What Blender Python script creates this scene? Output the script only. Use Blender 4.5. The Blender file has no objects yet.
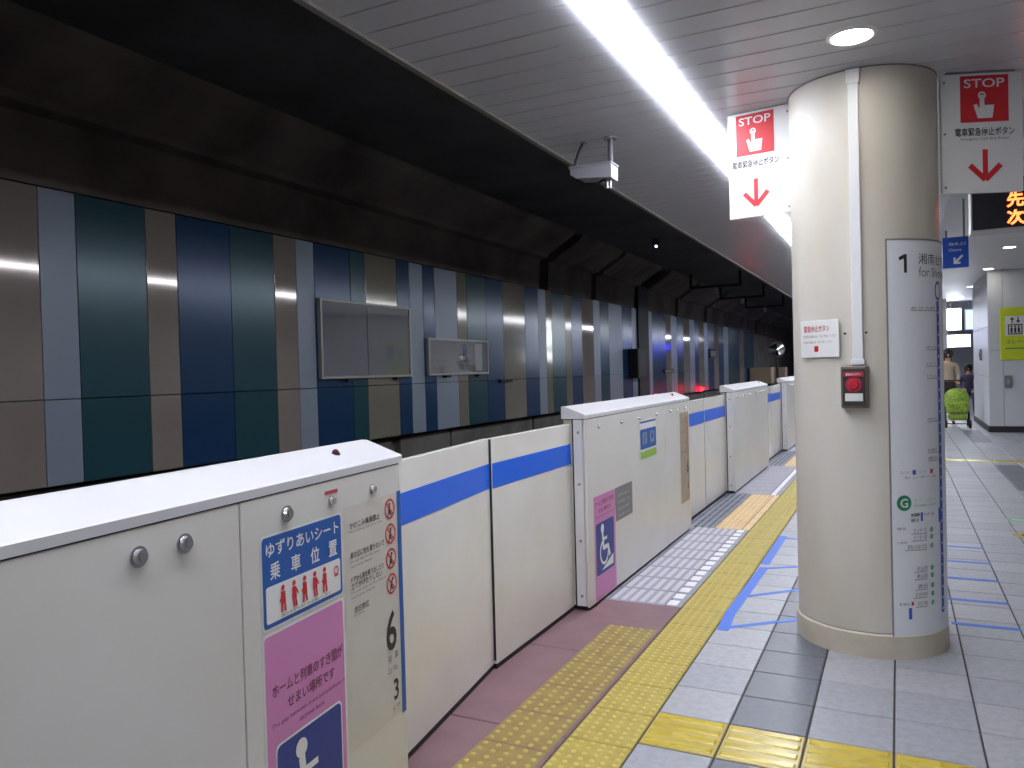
import bpy, bmesh, math, random
from mathutils import Matrix, Vector
random.seed(7)
PI = math.pi
R = math.radians
sc = bpy.context.scene
C = sc.collection

# ------------------------------------------------------------------ camera
H = 1.44
M = ((0.89559, 0.44405, -0.02650), (-0.01729, -0.02478, -0.99954), (-0.44451, 0.89563, -0.01503))
cam_d = bpy.data.cameras.new('camera'); cam = bpy.data.objects.new('camera', cam_d); C.objects.link(cam)
cam_d.sensor_width = 36.0; cam_d.lens = 777.86 / 1024 * 36; cam_d.clip_start = .05; cam_d.clip_end = 200
_yaw, _pit, _rol = 0.460863, 0.0150288, -0.0265074
_f = Vector((-math.sin(_yaw)*math.cos(_pit), math.cos(_yaw)*math.cos(_pit), -math.sin(_pit)))
_r = Vector((math.cos(_yaw), math.sin(_yaw), 0)); _u = _r.cross(_f)
_r2 = math.cos(_rol)*_r + math.sin(_rol)*_u; _u2 = -math.sin(_rol)*_r + math.cos(_rol)*_u
cm = Matrix((( _r2.x, _u2.x, -_f.x, 0), (_r2.y, _u2.y, -_f.y, 0), (_r2.z, _u2.z, -_f.z, H), (0, 0, 0, 1)))
cam.matrix_world = cm
sc.camera = cam

# ------------------------------------------------------------------ world, exposure
w = bpy.data.worlds.new('world'); sc.world = w; w.use_nodes = True
w.node_tree.nodes['Background'].inputs[0].default_value = (.5, .55, .65, 1)
w.node_tree.nodes['Background'].inputs[1].default_value = .02
vs = sc.view_settings
vs.view_transform = 'Standard'; vs.look = 'None'; vs.gamma = 1; vs.use_curve_mapping = False
vs.exposure = 0.66
sc.cycles.use_denoising = True
sc.cycles.max_bounces = 8; sc.cycles.diffuse_bounces = 4; sc.cycles.glossy_bounces = 4
sc.cycles.sample_clamp_indirect = 6
STRIP, DOWN, BACKLIT = 22.0, 24.0, 9.0

# ------------------------------------------------------------------ materials
def lin(c): c /= 255.0; return c/12.92 if c <= .04045 else ((c+.055)/1.055)**2.4
def col(r, g, b): return (lin(r), lin(g), lin(b), 1)
MATS = {}
def mat(name, rgb, rough=.5, metal=0, noise=0, nscale=4, rgb2=None, bump=0, bscale=60, spec=.5, stretch=None, emit=0, trans=0, rnoise=0):
    m = bpy.data.materials.new(name); m.use_nodes = True
    nt = m.node_tree; b = nt.nodes['Principled BSDF']
    b.inputs['Base Color'].default_value = col(*rgb)
    b.inputs['Roughness'].default_value = rough; b.inputs['Metallic'].default_value = metal
    b.inputs['Specular IOR Level'].default_value = spec
    if trans: b.inputs['Transmission Weight'].default_value = trans
    if emit:
        b.inputs['Emission Color'].default_value = col(*rgb); b.inputs['Emission Strength'].default_value = emit
    if noise or bump or rnoise:
        tc = nt.nodes.new('ShaderNodeNewGeometry'); mp = nt.nodes.new('ShaderNodeMapping')
        nt.links.new(tc.outputs['Position'], mp.inputs[0])
        if stretch: mp.inputs['Scale'].default_value = stretch
    if noise:
        n = nt.nodes.new('ShaderNodeTexNoise'); n.inputs['Scale'].default_value = nscale
        n.inputs['Detail'].default_value = 5; n.inputs['Roughness'].default_value = .55
        nt.links.new(mp.outputs[0], n.inputs['Vector'])
        rp = nt.nodes.new('ShaderNodeMapRange'); rp.interpolation_type = 'SMOOTHSTEP'; rp.inputs[1].default_value = .25; rp.inputs[2].default_value = .8
        rp.inputs[3].default_value = 0; rp.inputs[4].default_value = noise
        nt.links.new(n.outputs[0], rp.inputs[0])
        mx = nt.nodes.new('ShaderNodeMix'); mx.data_type = 'RGBA'
        mx.inputs[6].default_value = col(*rgb)
        mx.inputs[7].default_value = col(*(rgb2 or tuple(x*.55 for x in rgb)))
        nt.links.new(rp.outputs[0], mx.inputs[0]); nt.links.new(mx.outputs[2], b.inputs['Base Color'])
    if rnoise:
        n3 = nt.nodes.new('ShaderNodeTexNoise'); n3.inputs['Scale'].default_value = 3; nt.links.new(mp.outputs[0], n3.inputs['Vector'])
        r3 = nt.nodes.new('ShaderNodeMapRange'); r3.inputs[3].default_value = rough-rnoise; r3.inputs[4].default_value = rough+rnoise
        nt.links.new(n3.outputs[0], r3.inputs[0]); nt.links.new(r3.outputs[0], b.inputs['Roughness'])
    if bump:
        n2 = nt.nodes.new('ShaderNodeTexNoise'); n2.inputs['Scale'].default_value = bscale; n2.inputs['Detail'].default_value = 3
        nt.links.new(mp.outputs[0], n2.inputs['Vector'])
        bp = nt.nodes.new('ShaderNodeBump'); bp.inputs['Strength'].default_value = bump; bp.inputs['Distance'].default_value = .004
        nt.links.new(n2.outputs[0], bp.inputs['Height']); nt.links.new(bp.outputs[0], b.inputs['Normal'])
    MATS[name] = m
    return m
mat('gate_white', (217, 215, 210), .3, noise=.6, nscale=1.4, rgb2=(203, 197, 184))
mat('gate_lid', (214, 213, 216), .35, noise=.3, nscale=3, rgb2=(196, 193, 190))
mat('door_white', (224, 222, 217), .2, noise=.5, nscale=1.9, rgb2=(206, 200, 186), rnoise=.06)
mat('lamp_dark', (70, 20, 30), .3)
mat('seam', (40, 40, 42), .8)
mat('black', (14, 14, 15), .6)
mat('blue_stripe', (26, 100, 226), .35)
mat('chrome', (190, 190, 192), .18, metal=1)
mat('steel', (150, 150, 150), .35, metal=1)
mat('sticker_blue', (28, 88, 168), .45)
mat('navy_print', (36, 58, 140), .45)
mat('sticker_white', (228, 228, 226), .45)
mat('label_offwhite', (207, 203, 194), .5, noise=.4, nscale=6, rgb2=(192, 184, 170))
mat('label_beige', (176, 160, 138), .5, noise=.5, nscale=8, rgb2=(150, 132, 108))
mat('pink', (208, 132, 186), .45, noise=.2, nscale=5, rgb2=(190, 118, 170))
mat('pink_text', (126, 62, 96), .5)
mat('print_red', (205, 40, 50), .5)
mat('print_dark', (42, 42, 44), .6)
mat('print_grey', (120, 118, 112), .6)
mat('print_green', (30, 130, 96), .5)
mat('print_lightgreen', (120, 185, 150), .5)
mat('print_blue', (60, 90, 190), .5)
mat('lime', (150, 190, 70), .5)
mat('grey_plate', (128, 126, 126), .5)
mat('red_tab', (190, 60, 80), .5)
mat('pillar_cream', (213, 209, 200), .4, noise=.85, nscale=2.2, rgb2=(194, 184, 165), stretch=(1, 1, .35), rnoise=.06)
mat('pillar_base', (206, 199, 182), .5, noise=.5, nscale=5, rgb2=(176, 160, 130))
mat('plastic_white', (232, 232, 234), .4)
mat('map_white', (226, 228, 234), .25)
mat('sign_white', (222, 222, 222), .4)
mat('sign_grey', (176, 174, 172), .4)
mat('button_red', (176, 22, 48), .4)
mat('button_body', (122, 112, 104), .35, metal=.7)
mat('tile_grey', (168, 170, 177), .4, noise=.8, nscale=30, rgb2=(146, 148, 154), bump=.15, bscale=300, rnoise=.08)
mat('tile_grey_b', (176, 177, 182), .4, noise=.8, nscale=30, rgb2=(154, 155, 160), bump=.15, bscale=300, rnoise=.08)
mat('tile_dark', (108, 112, 122), .4, noise=.8, nscale=30, rgb2=(94, 97, 106), bump=.15, bscale=300, rnoise=.08)
mat('dot_yellow_highlight', (204, 188, 98), .45)  # domes lighter than their tile: highlights put into the colour
mat('dot_ochre_highlight', (186, 166, 90), .45)  # same painted highlight for the domes of the ochre sheets
mat('guide_base', (200, 180, 84), .3, noise=.6, nscale=9, rgb2=(172, 152, 76))
mat('tile_yellow', (184, 165, 74), .5, noise=.8, nscale=14, rgb2=(158, 140, 66), rnoise=.06)
mat('guide_yellow', (212, 188, 62), .26, noise=.7, nscale=9, rgb2=(186, 162, 62), rnoise=.08)
mat('film_ochre', (156, 134, 70), .5, noise=.8, nscale=11, rgb2=(128, 106, 64))
mat('film_orange', (226, 200, 150), .5, noise=.7, nscale=7, rgb2=(216, 172, 116))
mat('pink_paving', (134, 103, 108), .55, noise=.7, nscale=6, rgb2=(116, 87, 91), bump=.15, bscale=200)
mat('grout', (66, 63, 62), .8)
mat('ramp_grey', (158, 156, 168), .45, noise=.5, nscale=9, rgb2=(134, 132, 142))
mat('ramp_white', (196, 195, 203), .45)
mat('tape_white', (236, 236, 240), .5)
mat('tape_blue', (58, 110, 214), .5, noise=.3, nscale=20, rgb2=(92, 132, 210))
mat('rib_grey', (120, 124, 136), .4)
mat('rib_dark', (82, 86, 100), .5)
mat('slat', (190, 190, 196), .3, spec=.4, noise=.25, nscale=3, rgb2=(174, 174, 179))
mat('ceiling_edge', (122, 117, 110), .5)
mat('ceiling_smooth', (206, 206, 210), .5)
mat('dark_void', (20, 20, 20), .9)
mat('concrete', (112, 102, 92), .85, noise=.9, nscale=1.1, rgb2=(56, 47, 40), bump=.4, bscale=14)
mat('concrete_dark', (78, 76, 76), .85, noise=.9, nscale=1, rgb2=(44, 40, 38), bump=.3, bscale=12)  # darker, greyer concrete for the tunnel ceiling
mat('concrete_low', (118, 114, 108), .85, noise=.8, nscale=2, rgb2=(70, 66, 62), bump=.3, bscale=14)
mat('ballast', (60, 56, 52), .9, noise=.8, nscale=20)
mat('panel_taupe', (158, 147, 138), .07, metal=.2, noise=.15, nscale=2)
mat('panel_pale', (136, 148, 162), .36, metal=.1)
mat('panel_teal', (42, 80, 90), .22, metal=.15)
mat('panel_navy', (30, 64, 102), .22, metal=.15)
mat('panel_olive', (140, 136, 122), .11, metal=.2)
mat('frame_silver', (170, 168, 160), .4, metal=.3)
mat('case_back', (156, 160, 166), .5)
mat('case_back2', (150, 152, 154), .5)
mat('glass', (255, 255, 255), .03, trans=1, spec=.5)
mat('mirror', (230, 232, 238), .06, metal=1)
mat('cctv', (140, 140, 146), .35)
mat('cctv_dark', (90, 90, 98), .4)
mat('strip_emit', (240, 244, 255), .5, emit=STRIP)
mat('down_emit', (255, 250, 240), .5, emit=DOWN)
mat('lit_white', (240, 246, 255), .5, emit=BACKLIT)
mat('lit_blue', (150, 170, 240), .5, emit=1.6)
mat('led_red', (255, 96, 46), .5, emit=4)
mat('red_lamp', (255, 20, 40), .5, emit=55)
mat('red_marker', (255, 30, 60), .5, emit=5)
mat('blue_lamp', (30, 50, 255), .5, emit=7)
mat('tiny_lamp', (150, 170, 255), .5, emit=6)
mat('led_black', (22, 24, 34), .25)
mat('wall_white', (214, 216, 220), .4, noise=.15, nscale=1)
mat('sign_blue', (30, 78, 176), .4)
mat('sign_yellow', (206, 218, 42), .45)
mat('baseboard_dark', (46, 46, 48), .5)
mat('cabinet_beige', (182, 164, 136), .6)
mat('skin', (206, 164, 138), .55)
mat('hair', (38, 28, 24), .6)
mat('cloth_beige', (186, 168, 146), .8)
mat('cloth_dark', (58, 44, 44), .8)
mat('cloth_purple', (72, 66, 96), .8)
mat('stroller_green', (170, 196, 60), .7, noise=1, nscale=24, rgb2=(70, 110, 50))

# ------------------------------------------------------------------ mesh helpers
class MB:
    def __init__(self): self.v = []; self.f = []; self.m = []; self.s = []
    def add(self, vs_, fs, mi=0, smooth=False):
        o = len(self.v); self.v += [tuple(p) for p in vs_]
        for f in fs: self.f.append([i+o for i in f]); self.m.append(mi); self.s.append(smooth)
        return self
    def box(self, x0, x1, y0, y1, z0, z1, mi=0):
        P = [(x, y, z) for z in (z0, z1) for y in (y0, y1) for x in (x0, x1)]
        return self.add(P, [(0, 2, 3, 1), (4, 5, 7, 6), (0, 1, 5, 4), (2, 6, 7, 3), (0, 4, 6, 2), (1, 3, 7, 5)], mi)
    def bbox(self, x0, x1, y0, y1, z0, z1, b=.004, mi=0):   # box with a chamfered top and sides (bevel b)
        n0 = len(self.v)
        bm = bmesh.new(); bmesh.ops.create_cube(bm, size=1)
        for v in bm.verts: v.co = Vector(((x0+x1)/2+v.co.x*(x1-x0), (y0+y1)/2+v.co.y*(y1-y0), (z0+z1)/2+v.co.z*(z1-z0)))
        bmesh.ops.bevel(bm, geom=bm.edges[:], offset=b, segments=2, affect='EDGES', profile=.5)
        bm.verts.index_update()
        self.add([v.co[:] for v in bm.verts], [[v.index for v in f.verts] for f in bm.faces], mi); bm.free()
        return self
    def cyl(self, p0, p1, r0, r1=None, n=16, mi=0, cap=True, smooth=True):
        r1 = r0 if r1 is None else r1
        p0, p1 = Vector(p0), Vector(p1); d = (p1-p0).normalized()
        a = Vector((1, 0, 0)) if abs(d.x) < .9 else Vector((0, 1, 0)); a = d.cross(a).normalized(); b = d.cross(a)
        V = []
        for p, r in ((p0, r0), (p1, r1)):
            for k in range(n): t = 2*PI*k/n; V.append(p+(a*math.cos(t)+b*math.sin(t))*r)
        F = [(k, (k+1) % n, n+(k+1) % n, n+k) for k in range(n)]
        self.add(V, F, mi, smooth)
        if cap:
            self.add(V[:n], [tuple(range(n-1, -1, -1))], mi); self.add(V[n:], [tuple(range(n))], mi)
        return self
    def tube(self, pts, r, n=8, mi=0):
        for a, b in zip(pts[:-1], pts[1:]): self.cyl(a, b, r, n=n, mi=mi)
        return self
    def ball(self, c, r, n=12, m=8, sz=1, mi=0):
        V = []; F = []
        for j in range(m+1):
            th = PI*j/m
            for k in range(n): t = 2*PI*k/n; V.append((c[0]+r*math.sin(th)*math.cos(t), c[1]+r*math.sin(th)*math.sin(t), c[2]+r*sz*math.cos(th)))
        for j in range(m):
            for k in range(n): F.append((j*n+k, (j+1)*n+k, (j+1)*n+(k+1) % n, j*n+(k+1) % n))
        return self.add(V, F, mi, True)
    def prism(self, prof, axis, a0, a1, mi=0):      # profile of 2-D points extruded along an axis
        n = len(prof)
        def P(p, a): return {'x': (a, p[0], p[1]), 'y': (p[0], a, p[1]), 'z': (p[0], p[1], a)}[axis]
        V = [P(p, a0) for p in prof]+[P(p, a1) for p in prof]
        F = [(k, (k+1) % n, n+(k+1) % n, n+k) for k in range(n)]+[tuple(range(n-1, -1, -1)), tuple(range(n, 2*n))]
        return self.add(V, F, mi)
    def mesh(self, name, mats):
        me = bpy.data.meshes.new(name); me.from_pydata(self.v, [], self.f); me.update()
        for m in (mats if isinstance(mats, (list, tuple)) else [mats]): me.materials.append(MATS[m])
        for i, p in enumerate(me.polygons): p.material_index = self.m[i]; p.use_smooth = self.s[i]
        bm = bmesh.new(); bm.from_mesh(me); bmesh.ops.recalc_face_normals(bm, faces=bm.faces); bm.to_mesh(me); bm.free()
        return me
    def build(self, name, mats, parent=None, loc=(0, 0, 0)):
        return place(name, self.mesh(name, mats), parent, loc)
def place(name, me, parent=None, loc=(0, 0, 0)):
    o = bpy.data.objects.new(name, me); C.objects.link(o); o.location = loc
    if parent: o.parent = parent
    return o
def tag(o, label=None, cat=None, group=None, kind=None):
    if label: o['label'] = label
    if cat: o['category'] = cat
    if group: o['group'] = group
    if kind: o['kind'] = kind
    return o
def thing(name, label, cat, loc=(0, 0, 0), rz=0, group=None):
    o = bpy.data.objects.new(name, None); C.objects.link(o); o.location = loc; o.rotation_euler = (0, 0, rz)
    o.empty_display_size = .1
    return tag(o, label, cat, group)
def struct(o): o['kind'] = 'structure'; return o

# ------------------------------------------------------------------ lettering
TEXT = {}
def pretext(items):
    tmp = []
    for body, off in items:
        cu = bpy.data.curves.new('lettering', 'FONT'); cu.body = body; cu.size = 1; cu.offset = off; cu.resolution_u = 3
        o = bpy.data.objects.new('lettering', cu); C.objects.link(o); tmp.append((body, off, o, cu))
    dg = bpy.context.evaluated_depsgraph_get(); dg.update()
    for body, off, o, cu in tmp:
        me = bpy.data.meshes.new_from_object(o.evaluated_get(dg), depsgraph=dg)
        V = [(v.co.x, v.co.y) for v in me.vertices]; F = [list(p.vertices) for p in me.polygons]
        x0 = min(v[0] for v in V); x1 = max(v[0] for v in V); y0 = min(v[1] for v in V); y1 = max(v[1] for v in V)
        TEXT[body] = ([((x-x0)/(x1-x0), (y-y0)/(y1-y0)) for x, y in V], F, (x1-x0)/(y1-y0))
        bpy.data.meshes.remove(me); bpy.data.objects.remove(o); bpy.data.curves.remove(cu)
B = .018
pretext([('STOP', .012), ('電車緊急停止ボタン', .012), ('Emergency Train Stop Button', 0), ('ゆずりあいシート', .012), ('乗', .014), ('車', .014), ('位', .014), ('置', .014),
         ('席のゆずりあいをお願いします', 0), ('ホームと列車のすき間が', .012), ('せまい場所です', .012), ('The gap between train and platform is', 0), ('narrow here', 0),
         ('かけこみ乗車禁止', .008), ('扉付近に物を置かないで', .008), ('ドアから身を乗り出したり', .008), ('立てかけたりしない', .008), ('終日禁煙', .008),
         ('No rushing into the train', 0), ('Do not lean on the doors', 0), ('No smoking', 0), ('6', B), ('号', .01), ('Car No.', 0), ('3', B), ('ドア', .01),
         ('1', .02), ('湘南台方面', 0), ('for Shonandai', 0), ('グリーンライン', 0), ('Green Line', 0), ('G', .02), ('あざみ野', 0), ('中川', 0), ('センター北', 0), ('センター南', 0), ('仲町台', 0), ('新横浜', 0),
         ('横浜', 0), ('都筑ふれあいの丘', 0), ('川和町', 0), ('北山田', 0), ('東山田', 0), ('高田', 0), ('日吉本町', 0), ('日吉', 0), ('ご注意', .01), ('先発', .03), ('次発', .03),
         ('緊急停止ボタン', .012), ('非常の場合は', 0), ('ボタンを押してください', 0), ('停車駅', .01), ('ブルーライン', 0), ('エレベーター', .01), ('改札口', .01), ('Gate', 0)])

class Print:                                     # flat print mapped on a surface
    def __init__(self, mapper): self.map = mapper; self.mb = MB(); self.pieces = [self.mb]
    def new(self): self.mb = MB(); self.pieces.append(self.mb); return self
    def poly(self, pts, h=.001):
        self.mb.add([self.map(u, v, h) for u, v in pts], [tuple(range(len(pts)))]); return self
    def rect(self, u0, v0, u1, v1, h=.001, n=1):
        for k in range(n):
            a = u0+(u1-u0)*k/n; b = u0+(u1-u0)*(k+1)/n
            self.poly([(a, v0), (b, v0), (b, v1), (a, v1)], h)
        return self
    def rrect(self, u0, v0, u1, v1, r, h=.001):
        pts = []
        for cx, cy, a0 in ((u1-r, v1-r, 0), (u0+r, v1-r, 90), (u0+r, v0+r, 180), (u1-r, v0+r, 270)):
            for k in range(5): t = R(a0+k*22.5); pts.append((cx+r*math.cos(t), cy+r*math.sin(t)))
        return self.poly(pts, h)
    def disc(self, u, v, r, h=.001, n=20, sx=1):
        return self.poly([(u+r*sx*math.cos(2*PI*k/n), v+r*math.sin(2*PI*k/n)) for k in range(n)], h)
    def ring(self, u, v, r0, r1, h=.001, n=24, a0=0, a1=360, sx=1):
        for k in range(n):
            t0 = R(a0+(a1-a0)*k/n); t1 = R(a0+(a1-a0)*(k+1)/n)
            self.poly([(u+r*sx*math.cos(t), v+r*math.sin(t)) for r, t in ((r0, t0), (r1, t0), (r1, t1), (r0, t1))], h)
        return self
    def bar(self, a, b, wd, h=.001):
        dx, dy = b[0]-a[0], b[1]-a[1]; L = math.hypot(dx, dy); nx, ny = -dy/L*wd/2, dx/L*wd/2
        return self.poly([(a[0]+nx, a[1]+ny), (a[0]-nx, a[1]-ny), (b[0]-nx, b[1]-ny), (b[0]+nx, b[1]+ny)], h)
    def text(self, body, u0, v0, u1, v1, h=.001):
        V, F, asp = TEXT[body]
        if self.mb.v: self.new()
        self.mb.add([self.map(u0+(u1-u0)*x, v0+(v1-v0)*y, h) for x, y in V], F); return self
    def build(self, name, m, parent): return [p.build(name, m, parent) for p in self.pieces if p.v][0]

def stop_sign(P, cls, w_, h_, parent, z0=0):
    """print of the emergency stop sign on a plate w_ x h_ (u from 0, v from 0)"""
    s0, s1 = (w_*.135, w_*.745) if z0 else (w_*.235, w_*.83); t0 = h_*.59; t1 = h_*.98
    cls().rect(s0, t0, s1, t1, .001).build('red_square', 'print_red', parent)
    q = cls(); W = s1-s0; T = t1-t0
    q.text('STOP', s0+.08*W, t0+.74*T, s1-.08*W, t0+.93*T, .002)
    q.ring(s0+.45*W, t0+.57*T, .045*W, .085*W, .002, n=14)
    q.poly([(s0+.40*W, t0+.2*T), (s0+.50*W, t0+.2*T), (s0+.50*W, t0+.58*T), (s0+.40*W, t0+.58*T)], .002)
    q.poly([(s0+.36*W, t0+.08*T), (s0+.66*W, t0+.08*T), (s0+.70*W, t0+.36*T), (s0+.40*W, t0+.36*T)], .0025)
    q.poly([(s0+.36*W, t0+.08*T), (s0+.42*W, t0+.2*T), (s0+.34*W, t0+.40*T), (s0+.27*W, t0+.37*T)], .002)
    q.build('hand_symbol', 'sign_white', parent)
    cls().text('電車緊急停止ボタン', s0-.07*w_, h_*.475, s1+.07*w_, h_*.545, .001).build('lettering', 'print_dark', parent)
    cls().text('Emergency Train Stop Button', s0, h_*.435, s1, h_*.462, .001).build('lettering', 'print_grey', parent)
    a = cls(); cx = (s0+s1)/2
    a.bar((cx, h_*.36), (cx, h_*.13), w_*.065); a.bar((cx, h_*.105), (cx-w_*.19, h_*.23), w_*.07, .0012); a.bar((cx, h_*.105), (cx+w_*.19, h_*.23), w_*.07, .0014)
    a.build('arrow', 'print_red', parent)
def wheelchair(q, u0, v0, u1, v1, h=.002):
    X = lambda a: u0+(u1-u0)*a
    Y = lambda b: v0+(v1-v0)*b
    rr = (u1-u0)*.24
    q.disc(X(.38), Y(.88), (u1-u0)*.085, h)
    q.bar((X(.38), Y(.80)), (X(.42), Y(.46)), (u1-u0)*.09, h)
    q.bar((X(.40), Y(.66)), (X(.62), Y(.66)), (u1-u0)*.06, h+.0002)
    q.bar((X(.40), Y(.48)), (X(.68), Y(.48)), (u1-u0)*.08, h+.0004)
    q.bar((X(.66), Y(.50)), (X(.76), Y(.26)), (u1-u0)*.08, h+.0002)
    q.ring(X(.46), Y(.40), rr*.78, rr, h, a0=110, a1=390)
    q.poly([(X(.30), Y(.05)), (X(.95), Y(.05)), (X(.95), Y(.26))], h)

# ================================================================== STRUCTURE
ZC = 2.87
XE = -2.0
floor = struct(MB().box(XE, 6, -6, 45, -1.1, -.006).build('floor', 'grout'))
track = struct(MB().box(-5.6, XE-.001, -6, 60, -1.3, -1.1).build('floor_trackbed', 'ballast'))

# --- floor tiles
def chamfer_tile(wx, wy, t=.006):
    g = .0038; b = .003
    P = [(g, g, -t), (wx-g, g, -t), (wx-g, wy-g, -t), (g, wy-g, -t), (g, g, -b), (wx-g, g, -b), (wx-g, wy-g, -b), (g, wy-g, -b),
         (g+b, g+b, 0), (wx-g-b, g+b, 0), (wx-g-b, wy-g-b, 0), (g+b, wy-g-b, 0)]
    F = [(8, 9, 10, 11)]+[(i, (i+1) % 4, 4+(i+1) % 4, 4+i) for i in range(4)]+[(4+i, 4+(i+1) % 4, 8+(i+1) % 4, 8+i) for i in range(4)]
    return P, F
COLS = [-.925, -.633, -.34, -.037, .262, .56, .86, 1.16, 1.46, 1.76, 2.06, 2.36, 2.66, 2.96, 3.26, 3.56, 3.86, 4.16, 4.46, 4.76, 5.06, 5.36, 5.66, 5.96]
cache = {}
far = MB()
def tilecol(i, y):
    x = COLS[i]
    if i == 1: return 2
    if i == 7 and (9.9 < y < 12.4 or 15.6 < y < 18.2): return 2
    return 0 if random.random() < .6 else 1
TM = ['tile_grey', 'tile_grey_b', 'tile_dark', 'guide_yellow']
for k in range(-30, 130):
    y = 3.165+.3*k
    for i in range(len(COLS)-1):
        x0, x1 = COLS[i], COLS[i+1]
        wy = .3
        guide = (k == -1) or (k == 32 and i >= 4)
        if k == -1 and x0 < 1.2: continue
        t = 3 if guide else tilecol(i, y)
        near = 2.0 < y < 9.0 and x0 < .135*y-.02
        if near:
            key = (round(x1-x0, 3), t)
            if key not in cache: cache[key] = MB().add(*chamfer_tile(x1-x0, wy)).mesh('floor_tile', TM[t])
            place('floor_tile', cache[key], floor, (x0, y, 0))
        else:
            P, F = chamfer_tile(x1-x0, wy)
            far.add([(p[0]+x0, p[1]+y, p[2]) for p in P], F, t)
o = far.build('distant_floor_tiles', TM, floor); o['kind'] = 'stuff'
# guide tiles with raised bars in front of the pillar
gme = {}
for i in range(len(COLS)-1):
    x0, x1 = COLS[i], COLS[i+1]
    if x0 > 1.2: break
    wd = x1-x0
    key = round(wd, 3)
    if key not in gme:
        bar = MB(); g = .014; b = .007
        prof = [(-.021, 0), (-.015, .005), (.015, .005), (.021, 0)]
        V = []
        for a, e in ((g, 0), (g+.006, 1), (wd-g-.006, 1), (wd-g, 0)):
            for p in prof: V.append((a, p[0], p[1] if e else 0))
        F = []
        for r_ in range(3):
            for c_ in range(3): F.append((r_*4+c_, r_*4+c_+1, r_*4+c_+5, r_*4+c_+4))
        bar.add(V, F)
        gme[key] = (MB().add(*chamfer_tile(wd, .295)).mesh('guide_tile', 'guide_base'), bar.mesh('bar', 'guide_yellow'))
    t = place('guide_tile', gme[key][0], floor, (x0, 2.87, 0))
    for j in range(4): place('bar', gme[key][1], t, (0, .037+.0737*j, 0))
# dotted warning tiles
def dome(mb, x, y, r, h, n=8, mi=0):
    V = []
    for rr, z in ((r, 0), (r*.8, h*.75), (r*.5, h)):
        for q in range(n): V.append((x+rr*math.cos(2*PI*q/n), y+rr*math.sin(2*PI*q/n), z))
    F = [(j*n+q, j*n+(q+1) % n, (j+1)*n+(q+1) % n, (j+1)*n+q) for j in range(2) for q in range(n)]+[tuple(range(2*n, 3*n))]
    mb.add(V, F, mi, True)
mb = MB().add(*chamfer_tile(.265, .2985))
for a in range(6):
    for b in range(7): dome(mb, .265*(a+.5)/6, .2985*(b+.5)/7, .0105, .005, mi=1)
dot = mb.mesh('warning_tile', ['tile_yellow', 'dot_yellow_highlight'])
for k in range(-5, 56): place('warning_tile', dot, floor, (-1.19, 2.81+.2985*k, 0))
mb = MB().add([(p[0], p[1], p[2]*.3+.002) for p in chamfer_tile(.285, .299)[0]], chamfer_tile(.285, .299)[1])
for a in range(5):
    for b in range(6): dome(mb, .285*(a+.5)/5, .299*(b+.5)/6, .0125, .007, mi=1)
film = mb.mesh('tactile_sheet', ['film_ochre', 'dot_ochre_highlight'])
# --- strip between gates and the yellow line
for j, (ya, yb) in enumerate([(-6, 1.0), (1.0, 1.9), (1.9, 2.8), (2.8, 3.7), (3.7, 4.61)]):
    P, F = chamfer_tile(.81, yb-ya, .0055)
    MB().add(P, F).build('paving_slab', 'pink_paving', floor, (XE+.0, ya, -.0005))
for k in range(8): place('tactile_sheet', film, floor, (-1.49, 1.758+.299*k, 0))
rb = MB().add(*chamfer_tile(.37, .3))
wb = MB()
for j in range(6): wb.bbox(.02+.06*j, .052+.06*j, .02, .28, -.001, .003, .001)
rme, wme = rb.mesh('ramp_tile', 'ramp_grey'), wb.mesh('ribs', 'ramp_white')
dme = MB().bbox(0, .062, 0, .1, -.001, .002, .001).mesh('white_dash', 'tape_white')
pl = {}
def slab(name, x0, x1, y0, y1, m): MB().add(*chamfer_tile(x1-x0, y1-y0)).build(name, m, floor, (x0, y0, 0))
for k in range(8):
    y = 4.61+.3*k
    slab('floor_slab', XE, -1.66, y, y+.3, 'ramp_grey')
    t = place('ramp_tile', rme, floor, (-1.66, y, 0)); place('ribs', wme, t)
    slab('floor_slab', -1.29, -1.19, y, y+.3, 'ramp_grey')
    for j in range(2): place('white_dash', dme, floor, (-1.288, y+.02+.15*j, 0))
for g in range(4):
    yo = 4.65*g
    slab('floor_slab', XE, -1.77, 7.01+yo, 9.0+yo, 'rib_grey')
    for k in range(7):
        y = 7.01+yo+.2843*k
        t = MB().add(*chamfer_tile(.27, .2843)).build('ribbed_tile', 'rib_grey', floor, (-1.77, y, 0))
        rr = MB()
        for j in range(4): rr.bbox(.03+.06*j, .05+.06*j, .01, .27, -.001, .004, .001)
        rr.build('ribs', 'rib_dark', t)
        t = MB().add(*chamfer_tile(.24, .2843)).build('tactile_sheet', 'film_orange', floor, (-1.5, y, 0))
        rr = MB()
        for a in range(5):
            for b in range(6): dome(rr, .24*(a+.5)/5, .2843*(b+.5)/6, .011, .005)
        rr.build('studs', 'film_orange', t)
        slab('floor_slab', -1.26, -1.19, y, y+.2843, 'film_orange' if g == 0 else 'ramp_grey')
    for k in range(9):
        y = 9.0+yo+.2956*k
        slab('floor_slab', XE, -1.30, y, y+.2956, 'ramp_grey')
        slab('white_tape', -1.30, -1.24, y, y+.2956, 'tape_white') if k < 8 else slab('floor_slab', -1.3, -1.24, y, y+.2956, 'ramp_grey')
        slab('floor_slab', -1.24, -1.19, y, y+.2956, 'ramp_grey')

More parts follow.
